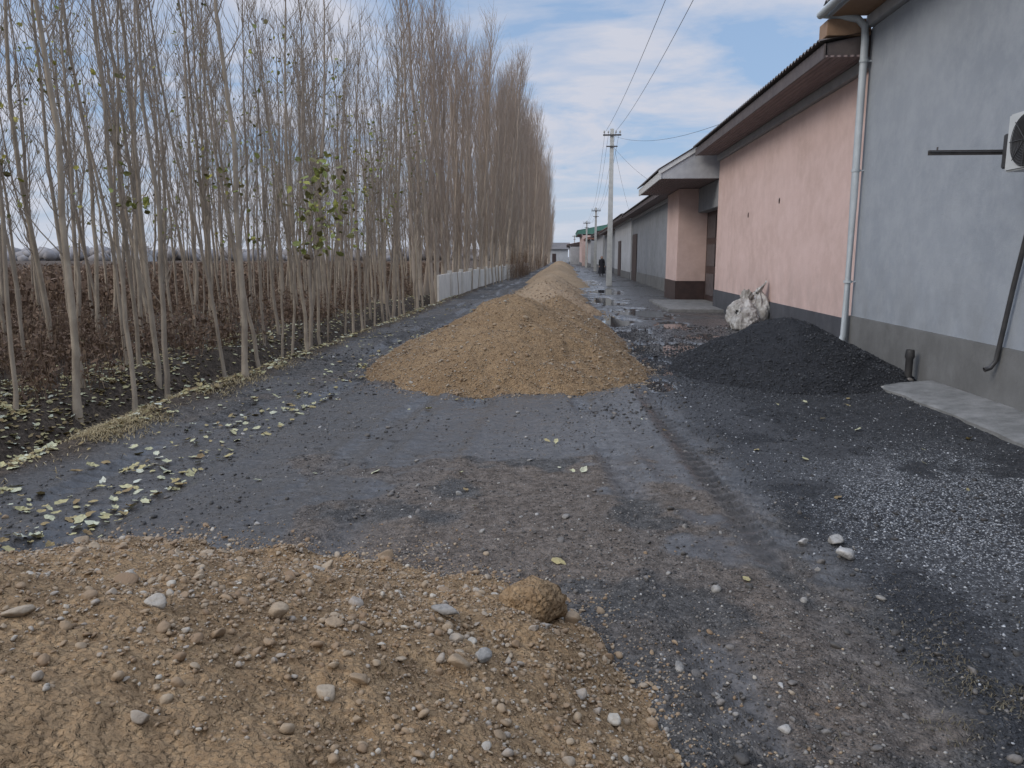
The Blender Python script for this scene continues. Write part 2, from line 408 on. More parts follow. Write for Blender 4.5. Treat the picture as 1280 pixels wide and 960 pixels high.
while yy<120:
    H=random.uniform(.85,1.15);cx=random.uniform(-.65,-.1)
    C=[(cx,yy,H,random.uniform(1.35,1.65),random.uniform(2.0,2.5),2.2)]
    o,sf,bb=pile('gravel_pile',C,60+k,.07 if yy<35 else .15,M['sandfar'])
    if yy<35: pebbles_on('stones',C,60+k,sf,bb,2500,.015,.04,1,M['pebs'],o,None,.2)
    yy+=random.uniform(5.6,7.4);k+=1
C3=[(3.14,11.0,.80,1.46,1.95,2.1)]
o,sf,bb=pile('black_slag_pile',C3,37,.03,M['coal'])
pebbles_on('slag_pieces',C3,37,sf,bb,30000,.007,.020,1,M['pebb'],o,None,.3,.76)
# ---------------------------------------------------------------- loose stones on road
def road_scatter(name,n,f,smin,smax,sub,mat,tone=None,pw=3):
    yv=2.0*(9.0**rng.random(n));xv=rng.uniform(-4,4,n)
    k=rng.random(n)<f(xv,yv);xv,yv=xv[k],yv[k]
    s=smin*(smax/smin)**(rng.random(len(xv))**pw)*np.clip(yv/6,1,2)
    tn=rng.random(len(xv))**1.3 if tone is None else tone(xv,yv)
    scatter(name,SB[sub],np.stack([xv,yv,G(xv,yv)+s*.15],1),stone_sz(s),tn,mat)
E=edgef
dr=lambda x,y:np.clip(.34+.9*np.exp(-((x-.75)/.6)**2)+.55*np.exp(-((x-.0)/1.4)**2)+.35*np.exp(-((x+2.6)/.9)**2),0,1)*np.clip(fbm(x,y,1.3,3,201)*3.0-.8,.08,1)*(x<E(x,y)+.3)*(1-.6*wetraw(x,y))
road_scatter('road_gravel',150000,dr,.003,.012,1,M['pebr'])
road_scatter('road_stones',5200,dr,.009,.030,2,M['pebr'],lambda x,y:.15+.85*rng.random(len(x))**.75,2.4)
db=lambda x,y:sst(-.15,.3,x-E(x,y))*(.35+.65*fbm(x,y,2,3,205))
def tb(x,y):
    c=chipf(x,y)*sst(.34,.46,fbm(x,y,1.6,4,131))
    r=rng.random(len(x));return np.where(rng.random(len(x))<.08+.8*c,.82+.18*r,r*.7)
road_scatter('black_gravel',150000,db,.0035,.012,1,M['pebb'],tb)
dm=lambda x,y:sst(.46,.58,fbm(x,y,.9,3,207))*(x>-3.9)*(x<3.8)
road_scatter('mud_clods',9000,dm,.006,.024,1,M['pebr'],lambda x,y:rng.random(len(x))*.12)
def stone(name,x,y,sx,sy,sz,mat,tone,rot=0,zo=0,rough=.18,sub=3):
    V,F=SB[3][random.randrange(6)] if sub==3 else ICO[4]
    W=V*1.0
    if sub==4:
        nn=fbm(V[:,0]*1+V[:,2]*.7+7,V[:,1]-V[:,2]*.8,1.4,5,13,.6)-.5
        n2_=fbm(V[:,0]-V[:,2]+3,V[:,1]+V[:,2]*.6,5,4,19,.65)-.5
        W=W*(1+.8*nn+.3*n2_)[:,None]
    else:
        nn=(fbm(W[:,0]*2+7*x,W[:,1]+W[:,2],3,3,3)-.5);W=W*(1+rough*nn[:,None])
    W=W*np.array([sx,sy,sz]);c_,s_=math.cos(rot),math.sin(rot);W=W@np.array([[c_,s_,0],[-s_,c_,0],[0,0,1]])
    zz=float(sf1(np.array([x]),np.array([y]))[0])+zo
    W=W+np.array([x,y,zz+sz*.6])
    return obj(name,np_mesh(name,W,F,mat,True,dict(tone=np.full(len(W),tone))))
stone('clay_lump',-.11,3.02,.13,.10,.10,M['sand'],.5,.3,-.01,.5,4)
stone('stone',.06,3.03,.045,.035,.035,M['pebs'],.45)
stone('stone',1.52,3.96,.06,.045,.042,M['pebr'],1.0,.4)
stone('stone',1.53,4.17,.055,.05,.035,M['pebr'],.97,1.2)
stone('stone',1.37,4.2,.035,.03,.022,M['pebr'],1.0,.2)
stone('stone',-.42,2.62,.07,.03,.03,M['pebr'],.90,-.5,.01)
stone('stone',-.9,2.25,.04,.038,.028,M['pebs'],.6,.5,.01)
stone('stone',-.25,2.3,.035,.028,.022,M['pebr'],.93,.9,.01)
# ---------------------------------------------------------------- leaves
def leaf_base(curl):
    pts=[(0,-.5),(.12,-.42),(.36,-.36),(.36,-.08),(.42,.1),(.24,.24),(0,.55),(-.24,.24),(-.42,.1),(-.36,-.08),(-.36,-.36),(-.12,-.42)]
    V=[(0,-.1,0.)]+[(a*random.uniform(.8,1.1),b,curl*(a*a+.6*b*b)+random.uniform(-.05,.05)) for a,b in pts]
    F=[(0,i+1,(i+1)%12+1) for i in range(12)]
    return np.array(V),np.array(F)
LB=[leaf_base(c) for c in (.1,.35,.6,-.25,.8,1.1,-.5)]
def leaves(name,P,s,tone,mat,tilt=.25,parent=None,full=False):
    scatter(name,LB,P,np.stack([s*rng.uniform(.6,1,len(s)),s,s],1),tone,mat,False,full,tilt,parent)
n=17000;lx=np.where(rng.random(n)<.55,rng.uniform(-6.6,-4.05,n),rng.uniform(-12,-4.05,n));ly=4.5*(7**rng.random(n))
k=(rng.random(n)<np.clip(fbm(lx,ly,1.2,3,300)*2.4-.6,.1,1));lx,ly=lx[k],ly[k]
n=1700;l2=-2.7-rng.exponential(.8,n);l2y=3.8*(7**rng.random(n));k=(rng.random(n)<.40*sst(.40,.66,fbm(l2,l2y,.8,3,310))+.13)&(l2>-4.4);l2,l2y=l2[k],l2y[k]
n=60;l3=rng.uniform(-3,4,n);l3y=3.6*(4**rng.random(n))
lx=np.concatenate([lx,l2,l3]);ly=np.concatenate([ly,l2y,l3y])
s=rng.uniform(.035,.10,len(lx))
leaves('fallen_leaves',np.stack([lx,ly,G(lx,ly)+.014],1),s,rng.random(len(lx))**np.where(lx<-4.3,1.0,.75),M['leaf'],.22)
def blades(name,x,y,L,lean,mat,w=.006,tmax=1):
    n=len(x);a=rng.uniform(0,2*math.pi,n);z=G(x,y);ln=L*rng.uniform(.5,1,n);le=np.clip(rng.normal(lean,.25,n),.05,1.5)
    d=np.stack([np.cos(a),np.sin(a)],1);px=np.stack([-d[:,1],d[:,0]],1)*w
    b=np.stack([x,y],1)
    m=b+d*(ln*.5*np.sin(le*.6))[:,None];e=b+d*(ln*np.sin(le))[:,None]
    V=np.stack([np.c_[b-px,z-.01],np.c_[b+px,z-.01],np.c_[m+px*.8,z+ln*.45*np.cos(le*.6)],np.c_[m-px*.8,z+ln*.45*np.cos(le*.6)],np.c_[e+px*.15,z+ln*np.cos(le)],np.c_[e-px*.15,z+ln*np.cos(le)]],1)
    o=np.arange(n)*6
    F=np.stack([np.stack([o,o+1,o+2,o+3],1),np.stack([o+3,o+2,o+4,o+5],1)],1).reshape(-1,4)
    return obj(name,np_mesh(name,V.reshape(-1,3),F,mat,False,dict(tone=np.repeat(rng.random(n)*tmax,6))))
n=42000;gy=4.2*(8**rng.random(n));gx=-4.2+.17*rng.normal(size=n)-.16*(fbm(gy*0,gy,.55,3,77)-.5)*2
k=rng.random(n)<np.clip(fbm(gx,gy,1.6,3,402)*4.6-1.9,.03,1)*np.clip(1.5-gy/9,.14,1)
blades('dry_grass_verge',gx[k],gy[k],.10,1.35,M['straw'],.0035)
n=3600;gx=rng.normal(1.75,.3,n);gy=rng.normal(2.6,.32,n);k=(fbm(gx,gy,5,3,431)>.5)&(gy>1.9)
blades('plant_debris',gx[k],gy[k],.045,1.45,M['debris'],.002,1)
def undergrowth(name,x,y,hmin,hmax,wm=1.,nl=4):
    z=G(x,y);Vs=[];Fs=[];Ts=[];off=0
    m=len(x)
    for q in range(4):
        a=rng.uniform(0,2*math.pi,m);le=rng.uniform(.05,.5,m);h=rng.uniform(hmin,hmax,m)
        d=np.stack([np.cos(a),np.sin(a)],1);b=np.stack([x,y],1)+rng.normal(0,.08*wm,(m,2));w=.005*wm
        px=np.stack([-d[:,1],d[:,0]],1)*w
        e=b+d*(h*np.sin(le))[:,None]
        V=np.stack([np.c_[b-px,z-.03],np.c_[b+px,z-.03],np.c_[e+px*.4,z+h],np.c_[e-px*.4,z+h]],1)
        Vs.append(V.reshape(-1,3));Fs.append(np.arange(m*4).reshape(m,4)+off);Ts.append(np.repeat(rng.random(m),4));off+=m*4
        for j in range(nl):
            u=rng.uniform(.2,1,m);c=np.c_[b+d*(h*np.sin(le)*u)[:,None]+rng.normal(0,.03*wm,(m,2)),z+h*u]
            s1=rng.normal(0,.018*wm,(m,3));s2=rng.normal(0,.018*wm,(m,3))
            V=np.stack([c-s1,c-s2,c+s1,c+s2],1)
            Vs.append(V.reshape(-1,3));Fs.append(np.arange(m*4).reshape(m,4)+off);Ts.append(np.repeat(rng.random(m)*.9,4));off+=m*4
    obj(name,np_mesh(name,np.concatenate(Vs),np.concatenate(Fs),M['weed'],False,dict(tone=np.concatenate(Ts))))
m=5200;uy=6*(8**rng.random(m));ux=rng.uniform(-13,-5.7,m);k=rng.random(m)<np.clip(fbm(ux,uy,.6,3,500)*3-.9,.12,1)
undergrowth('dry_undergrowth',ux[k],uy[k],.15,.75)
m=9000;ux=-12-28*rng.random(m)**1.4;uy=8+75*rng.random(m)
undergrowth('dry_undergrowth',ux,uy,.3,1.1,2.2,3)
m=3600;uy=50+90*rng.random(m)**1.3;ux=rng.normal(-4.2,.7,m);k=(rng.random(m)<np.clip(fbm(ux,uy,.25,3,501)*4-1.3,.1,1))&(ux<-2.9)
undergrowth('roadside_shrubs',ux[k],uy[k],.6,2.6)
# ---------------------------------------------------------------- poplars
def make_poplar(name,H,r0,nb,z0,bl,ang,nt,tl,seed,mat):
    R=random.Random(seed);big=[];small=[]
    npt=18;P=[];rr=[];ox=oy=0
    lx,ly=R.uniform(-.045,.045),R.uniform(-.045,.045);ph=R.uniform(0,6);am=R.uniform(.03,.10)
    for i in range(npt):
        u=i/(npt-1);z=-.25+u*(H+.25);ox+=R.uniform(-.045,.045)*H/10;oy+=R.uniform(-.045,.045)*H/10
        P.append((ox+lx*z+am*math.sin(ph+u*5),oy+ly*z+am*math.cos(ph*1.7+u*4),z));rr.append(r0*(1-u)**.85*(1+.5*max(0,.04-u)/.04)+.004)
    big.append((P,rr));PA=np.array(P);tips=[]
    for b in range(nb):
        u=(z0+(H-z0)*(b+R.random())/nb*.96)/H;u=min(u,.97);z=u*H
        f=(z+.25)/(H+.25)*(npt-1);i=min(int(f),npt-2);p=PA[i]+(PA[i+1]-PA[i])*(f-i)
        az=R.uniform(0,2*math.pi);a=ang*R.uniform(.6,1.4)
        prof=math.sin(math.pi*min(1,(1-u)*1.25+.12))**.6 if u>.4 else 1
        L=bl*R.uniform(.4,1.2)*max(.3,prof);L=min(L,(H*1.02-z)*1.1+.3)
        pts=[p.copy()];cur=p.copy();nseg=4
        for s_ in range(nseg):
            aa=a*(1-.75*(s_+.5)/nseg)+R.uniform(-.06,.06);azz=az+R.uniform(-.25,.25)
            cur=cur+np.array([math.sin(aa)*math.cos(azz),math.sin(aa)*math.sin(azz),math.cos(aa)])*L/nseg;pts.append(cur.copy())
        rb=min(r0*.22,.004+.006*L)
        small.append((pts,[rb*(1-.75*i_/nseg) for i_ in range(nseg+1)]))
        tips.append(pts[-1])
        for t_ in range(nt):
            q=R.uniform(.15,.95)*nseg;i=int(q);pp=pts[i]+(pts[i+1]-pts[i])*(q-i)
            az2=R.uniform(0,2*math.pi);a2=R.uniform(.2,.85);l2=tl*R.uniform(.4,1.1)
            d=np.array([math.sin(a2)*math.cos(az2),math.sin(a2)*math.sin(az2),math.cos(a2)])
            e1=pp+d*l2*.5;d[2]+=.35;e2=e1+d/np.linalg.norm(d)*l2*.5
            small.append(([pp,e1,e2],[.0042,.0032,.0018]));tips.append(e2)
    V1,F1,R1=tubes_mesh(big,8);V2,F2,R2=tubes_mesh(small,3)
    me=np_mesh(name,np.concatenate([V1,V2]),np.concatenate([F1,F2+len(V1)]),mat,True,dict(rad=np.concatenate([R1,R2])))
    return me,np.array(tips)
young=[make_poplar('poplar_young',R_[0],R_[1],R_[2],R_[3],R_[4],.66,4,.5,100+i,M['bark']) for i,R_ in enumerate([(7.6,.038,36,1.5,1.2),(6.9,.027,30,1.8,1.0),(8.2,.045,40,1.7,1.3),(7.2,.034,32,1.2,1.1),(7.8,.029,28,2.1,1.1),(6.2,.022,24,1.4,.9),(7.0,.019,22,1.6,.9),(8.0,.040,38,2.2,1.3)])]
tall=[make_poplar('poplar_tall',12.5,.11,90,1.4,2.2,.46,6,.85,200+i,M['barkf']) for i in range(5)]
def place(me,x,y,sc,parent=None,name='poplar_tree',szc=1,tl=.03):
    o=bpy.data.objects.new(name,me);o.location=(x,y,float(G(np.array([x]),np.array([y]))[0]));o.rotation_euler=(random.gauss(0,tl),random.gauss(0,tl),random.uniform(0,6.28));o.scale=(sc,sc,sc*szc)
    return link(o,parent)
placed=[]
spec=[(-5.51,8.06),(-4.2,9.6),(-5.05,9.2),(-5.4,11.4),(-4.5,12.5),(-5.7,7.35),(-5.5,9.9),(-5.9,8.7)]
pos=list(spec)
for rx in (-5.6,-6.5,-7.5,-8.6,-9.8,-11.2,-12.6):
    yv=5.2+random.random()
    while yv<27:
        pos.append((rx+random.uniform(-.4,.4),yv+random.uniform(-.3,.3)));yv+=random.uniform(.55,1.4)
yv=13.3
while yv<27: pos.append((-4.8+random.uniform(-.3,.3),yv));yv+=random.uniform(.5,1.3)
lp=[]
for (px,py) in pos:
    if any((px-a)**2+(py-b)**2<.08 for a,b in placed): continue
    placed.append((px,py));k=random.randrange(8);o=place(young[k][0],px,py,random.uniform(.78,1.15))
    if random.random()<.8:
        tp=young[k][1];m=random.randrange(6,30);cz=random.uniform(1.6,6.5)
        sel=tp[np.abs(tp[:,2]-cz)<.9]
        if len(sel):
            sel=sel[rng.integers(0,len(sel),m)]
            c_,s_=math.cos(o.rotation_euler.z),math.sin(o.rotation_euler.z);k_=o.scale[0]
            lp.append(np.stack([px+k_*(sel[:,0]*c_-sel[:,1]*s_),py+k_*(sel[:,0]*s_+sel[:,1]*c_),sel[:,2]*k_],1)+rng.normal(0,.03,(m,3)))
o=place(young[3][0],-4.2,12.1,.9)
tube('leafy_branch',[(-4.2,12.1,1.6),(-4.0,12.1,2.2),(-3.85,12.1,2.7),(-3.7,12.1,3.0)],[.014,.011,.008,.004],M['bark'])
bpy.data.objects['leafy_branch'].parent=o;bpy.data.objects['leafy_branch'].matrix_parent_inverse=o.matrix_basis.inverted()
def clump(c,sd,n): return np.stack([c[i]+rng.normal(0,sd[i],n) for i in range(3)],1)
lp+=[clump((-3.9,12.1,2.8),(.20,.25,.22),45),clump((-3.62,12.1,2.4),(.13,.2,.24),40),clump((-4.05,12.1,2.35),(.15,.15,.16),20),clump((-4.0,12.1,1.75),(.2,.2,.13),30)]
LP=np.concatenate(lp);LS=rng.uniform(.05,.11,len(LP));LS[-135:]=rng.uniform(.07,.15,135);LT=rng.random(len(LP))*.9+.1;LT[-135:]=rng.random(135)**.8*.8+.05
leaves('hanging_leaves',LP,LS,LT,M['leafg'],.9)
far=empty('distant_poplar_trees')
yv=29.5
while yv<40:
    for rx in (-5.6,-5.0):
        place(random.choice(tall)[0],rx+random.uniform(-.3,.3),yv+random.uniform(-.5,.5),random.uniform(.76,1.0),None)
    yv+=1.35
while yv<220:
    for rx in (-6,-5.1,-4.4):
        s_=random.uniform(.80,1.10)+min(.25,(yv-40)/120)-max(0,(yv-85)*.0024)
        place(random.choice(tall)[0],rx+random.uniform(-.35,.35)+min(.9,(yv-40)*.02),yv+random.uniform(-.6,.6),s_,far,'tree')
    yv+=1.6+yv*.013
for i in range(120):
    place(random.choice(young)[0],random.uniform(-15,-6.2),random.uniform(27,52),random.uniform(.8,1.05),far,'tree')
# ---------------------------------------------------------------- low fence on left
fe=empty('concrete_fence')
yv=27.5
while yv<75:
    xx=-4.55+(yv-27)*.022
    box('panel',xx-.04,xx+.04,yv,yv+2.7,-.1,.92+random.uniform(-.03,.03),M['fence'],fe)
    box('post',xx-.08,xx+.09,yv+2.72,yv+2.88,-.1,1.03,M['fence'],fe)
    yv+=2.9
for i in range(14):
    yv=random.uniform(26.5,60);place(young[random.randrange(8)][0],-4.25+(yv-27)*.022,yv,random.uniform(.8,1.05))
# ---------------------------------------------------------------- houses
def corr(name,x0,x1,y0,y1,z0,z1,mat,parent,amp=.022,pitch=.18):
    n=int((y1-y0)/pitch*8);ysv=np.linspace(y0,y1,n);w=amp*np.sin(2*math.pi*ysv/pitch)
    top=np.stack([np.stack([np.full(n,x0),ysv,z0+w],1),np.stack([np.full(n,x1),ysv,z1+w],1)],0)
    bot=top-np.array([0,0,.012])
    V=np.concatenate([top[0],top[1],bot[0],bot[1]]);i=np.arange(n-1)
    F=np.concatenate([np.stack([i,i+n,i+n+1,i+1],1),np.stack([i+2*n,i+1+2*n,i+n+1+2*n,i+n+2*n],1),np.stack([i,i+1,i+1+2*n,i+2*n],1)])
    return obj(name,np_mesh(name,V,F,mat,False),parent)
def house(name,xw,y0,y1,zw,wall,pl,plh,xe,roofm,soff='soffit',fas='fascia',trim='trim',fh=.22,plx=.03):
    h=empty(name)
    box('wall',xw,xw+9,y0,y1,-.2,zw,M[wall],h,.01)
    box('plinth',xw-plx,xw+.05,y0+.003,y1-.003,-.2,plh,M[pl],h,.01)
    box('cornice',xw-.09,xw+.04,y0+.004,y1-.004,zw+.002,zw+.17,M[trim],h)
    box('soffit',xe+.03,xw+9.2,y0+.002,y1-.002,zw+.172,zw+.20,M[soff],h,0)
    box('fascia',xe,xe+.028,y0,y1,zw+.15,zw+.15+fh,M[fas],h,.004)
    corr('roof',xe-.08,xw+5,y0-.02,y1+.02,zw+.2+fh,zw+1.3+fh,M[roofm],h)
    for yq in (y0+.03,y1-.03):
        poly('gable',[(xe+.05,yq,zw+.2),(xw+5,yq,zw+.2),(xw+5,yq,zw+1.25+fh),(xe+.05,yq,zw+.16+fh)],[(0,1,2,3)],M[fas],h)
    return h
gh=house('grey_house',4.6,-7,12.55,5.0,'grey','plinth',.66,3.95,'roof','tan','trim','trim',.16,.04)
box('eave_end_box',3.95,4.6,12.56,12.95,4.9,5.14,M['tan'],gh)
ph=house('pink_house',4.66,12.56,24.1,4.42,'pink','dplinth',.58,3.92,'roof')
for yq,zq in ((17.3,2.78),(20.1,2.62)):
    V,F=SB[2][1];o=obj('putlog_hole',np_mesh('putlog_hole',V*np.array([.012,.05,.07])+np.array([4.655,yq,zq]),F,M['door']),ph)
dp=empty('downpipe')
tube('pipe',[(3.9,12.62,5.22),(4.1,12.6,5.2),(4.38,12.52,5.12),(4.47,12.48,5.0),(4.48,12.46,4.8),(4.48,12.45,2.5),(4.48,12.45,.35),(4.44,12.44,.24),(4.34,12.42,.17)],.055,M['pvc'],dp,14)
for z in (1.2,2.9,4.5): tube('clip',[(4.48,12.45,z-.02),(4.48,12.45,z+.02)],.064,M['pvc'],dp,14);box('bracket',4.5,4.6,12.44,12.46,z-.01,z+.01,M['pvc'],dp,0)
tube('gutter',[(3.86,-7,5.28),(3.86,12.65,5.22)],.06,M['pvc'],gh,10)
tube('black_drainpipe',[(4.53,7.4,3.0),(4.53,7.9,1.9),(4.53,8.05,1.3),(4.53,8.18,.7),(4.52,8.2,.52),(4.48,8.22,.44),(4.42,8.22,.42)],.025,M['dark'],None,10)
tube('vent_stub',[(4.42,9.95,-.05),(4.42,9.95,.3),(4.42,9.95,.33),(4.42,9.95,.42)],[.045,.045,.06,.05],M['dark'],None,12)
ac=empty('air_conditioner_outdoor_unit')
box('case',4.14,4.42,6.94,7.72,2.38,2.90,M['acw'],ac,.015)
ring=[];cy,cz=7.40,2.64
for rr in np.arange(.03,.245,.022):
    P=[(4.125,cy+rr*math.cos(a),cz+rr*math.sin(a)) for a in np.linspace(0,2*math.pi,33)];ring.append((P,[.0035]*33))
for a in np.linspace(0,2*math.pi,9)[:-1]: ring.append(([(4.12,cy,cz),(4.12,cy+.24*math.cos(a),cz+.24*math.sin(a))],[.004]*2))
V,F,_=tubes_mesh(ring,5);obj('grille',np_mesh('grille',V,F,M['dark']),ac)
n_=32;V=[(4.137,cy,cz)]+[(4.137,cy+.24*math.cos(2*math.pi*i/n_),cz+.24*math.sin(2*math.pi*i/n_)) for i in range(n_)]
poly('fan_opening',V,[(0,i+1,(i+1)%n_+1) for i in range(n_)],M['dark'],ac)
for i in range(3):
    a=i*2.094;poly('fan_blade',[(4.132,cy,cz),(4.132,cy+.2*math.cos(a),cz+.2*math.sin(a)),(4.134,cy+.2*math.cos(a+.7),cz+.2*math.sin(a+.7))],[(0,1,2)],M['steel'],ac)
for i in range(9): box('louvre',4.2,4.36,7.723,7.732,2.45+i*.045,2.465+i*.045,M['dark'],ac,0)
box('valve_box',4.16,4.36,7.735,7.82,2.42,2.74,M['dark'],ac,.01)
# steel angle brackets: horizontal flange + thin vertical flange, with a wall upright
for yq,x0_,zb in ((7.10,4.05,2.33),(7.86,3.50,2.56)):
    box('bracket_flange',x0_,4.6,yq-.022,yq+.022,zb+.036,zb+.044,M['steel'],ac,.002)
    box('bracket_web',x0_+.002,4.598,yq+.014,yq+.021,zb,zb+.034,M['steel'],ac,.001)
    box('bracket_upright',4.56,4.598,yq-.02,yq+.012,zb-.35,zb+.034,M['steel'],ac,.003)
    tube('bolt',[(x0_+.08,yq,zb+.045),(x0_+.08,yq,zb+.075)],.008,M['steel'],ac,6)
tube('refrigerant_pipe',[(4.36,7.82,2.55),(4.5,7.9,2.42),(4.56,7.95,2.7),(4.57,7.95,3.1)],.018,M['dark'],ac,8)
# apron
ny=120
ysv=np.linspace(-6,9.6,ny);ex=3.93+.14*(fbm(ysv*0,ysv,1.3,5,8)-.5)*2
V=[];F=[]
for i,yv in enumerate(ysv): V+=[(ex[i],yv,-.1),(ex[i],yv,.020),(ex[i]+.04,yv,.034),(4.58,yv,.085)]
for i in range(ny-1):
    for j in range(3): a=i*4+j;F.append((a,a+1,a+5,a+4))
F.append(((ny-1)*4,(ny-1)*4+1,(ny-1)*4+2,(ny-1)*4+3))
poly('concrete_apron',V,F,M['conc'])
box('concrete_driveway',3.05,5.2,22.4,27.6,-.1,.07,M['conc'],None,.02)
# entrance gate
eg=empty('entrance_gate')
box('pier',4.02,5.6,27.8,30.75,-.1,3.93,M['pink'],eg,.01)
box('pier_plinth',3.985,5.3,27.765,30.7,-.1,.72,M['door'],eg,.01)
box('back_wall',5.1,5.4,24.1,27.8,-.1,3.93,M['pink'],eg,0)
box('door_leaf',5.02,5.07,24.15,25.9,.07,3.1,M['door'],eg,.01)
box('door_leaf',5.02,5.07,25.93,27.75,.07,3.1,M['door'],eg,.01)
for yq in (24.3,26.08):
    for zq in (.25,1.25,2.2): box('door_panel',5.0,5.018,yq,yq+1.4,zq,zq+.75,M['fascia'],eg,.01)
box('lintel',4.7,5.09,24.12,27.79,3.1,3.93,M['grey2'],eg,.01)
box('canopy_soffit',2.95,5.6,24.3,30.9,3.94,4.0,M['soffit'],eg,0)
box('canopy_fascia',2.9,2.945,24.25,30.95,3.92,4.16,M['white'],eg,.005)
poly('canopy_end',[(2.95,24.28,3.94),(4.75,24.28,3.94),(4.75,24.28,4.9),(4.1,24.28,4.86),(2.95,24.28,4.14)],[(0,1,2,3,4)],M['trim'],eg)
poly('canopy_bargeboard',[(2.86,24.24,4.05),(4.1,24.24,4.80),(4.1,24.24,4.95),(2.86,24.24,4.2),(2.86,24.275,4.05),(4.1,24.275,4.80),(4.1,24.275,4.95),(2.86,24.275,4.2)],[(0,1,2,3),(4,7,6,5),(0,3,7,4),(3,2,6,7),(1,0,4,5)],M['white'],eg)
corr('canopy_roof',2.84,4.1,24.2,31,4.21,4.97,M['roof'],eg);corr('canopy_roof_top',4.1,6,24.2,31,4.97,5.0,M['roof'],eg)
h2=house('cement_house',4.62,30.9,53,3.95,'grey2','plinth',.6,3.95,'roof','soffit','fascia','trim',.2)
box('gate_leaf',4.57,4.6,49.3,52.4,.0,3.0,M['door'],h2)
h3=house('pale_house',4.55,53.2,70,4.0,'pale','plinth',.5,3.9,'roof')
box('gate_leaf',4.5,4.54,62,65,.0,2.8,M['door'],h3)
h4=house('cement_house',4.7,70.3,90,3.8,'grey2','dplinth',.5,4.0,'roofbrown')
box('gate_leaf',4.65,4.69,78,81,.0,2.7,M['door'],h4)
h5=house('pale_house',4.5,90.4,112,4.0,'pale','plinth',.5,3.8,'roof')
h6=house('brown_roof_house',3.9,113,128,3.8,'pale','plinth',.5,3.2,'roofbrown',fas='roofbrown')
h7=house('green_roof_house',3.0,129,150,5.0,'pink','plinth',.5,2.2,'roofgreen',fas='roofgreen',fh=.6)
h8=house('white_house',1.2,151,185,3.4,'pale','plinth',.4,.6,'roofbrown')
h9=empty('white_end_house')
box('wall',-6,1.0,196,205,-.2,3.3,M['pale'],h9);poly('roof',[(-6.6,195.4,3.3),(1.5,195.4,3.3),(1.5,200,5.0),(-6.6,200,5.0),(-6.6,206,3.3),(1.5,206,3.3)],[(0,1,2,3),(3,2,5,4),(1,5,2),(0,3,4)],M['roof'],h9)
box('door',-3,-2,195.96,195.99,0,2.2,M['door'],h9)
# ---------------------------------------------------------------- poles and wires
def pole(x,y,H,w=.125):
    p=empty('utility_pole')
    sec=[(w*1.25,w*.9,-.3),(w*.75,w*.6,H)]
    V=[]
    for a,b,z in sec: V+=[(x-a,y-b,z),(x+a,y-b,z),(x+a,y+b,z),(x-a,y+b,z)]
    o=poly('shaft',V,[(0,3,2,1),(4,5,6,7),(0,1,5,4),(1,2,6,5),(2,3,7,6),(3,0,4,7)],M['polec'],p)
    bv=o.modifiers.new('b','BEVEL');bv.width=.015;bv.segments=2
    box('crossarm',x-.48,x+.48,y-.16,y-.09,H-.38,H-.30,M['steel'],p)
    box('crossarm_low',x-.3,x+.3,y-.16,y-.09,H-.95,H-.89,M['steel'],p)
    for dx in (-.42,-.2,.2,.42):
        tube('insulator',[(x+dx,y-.125,H-.3),(x+dx,y-.125,H-.24),(x+dx,y-.125,H-.22),(x+dx,y-.125,H-.14),(x+dx,y-.125,H-.1)],[.012,.012,.045,.04,.02],M['ceramic'],p,10)
    return p
PL=[(2.3,-22,8.4),(2.47,42.2,8.25),(3.3,82,6.6),(3.1,108,6.4),(2.2,165,6.0)]
for a in PL: pole(*a)
wr=empty('overhead_wires')
for i in range(len(PL)-1):
    a,b=PL[i],PL[i+1];dist=b[1]-a[1];sag=dist*.022
    offs=(-.38,.2) if i==0 else (-.42,-.2,.2,.42)
    for dx in offs:
        P=[];
        for k_ in range(25):
            u=k_/24;P.append((a[0]+(b[0]-a[0])*u+dx*.9,a[1]+dist*u-.12,a[2]-.15+(b[2]-a[2])*u-sag*4*u*(1-u)*(1+.15*dx)))
        tube('wire',P,.007,M['wire'],wr,5)
def drop(a,b,s=.4):
    a=np.array(a,float);b=np.array(b,float);P=[]
    for k_ in range(17):
        u=k_/16;p=a+(b-a)*u;p[2]-=s*4*u*(1-u);P.append(tuple(p))
    tube('service_wire',P,.006,M['wire'],wr,5)
drop((2.47,42.1,7.9),(4.6,19,5.05),.5);drop((2.47,42.1,7.4),(4.4,33,4.2),.25);drop((2.47,42.1,7.9),(4.4,52,4.2),.3)
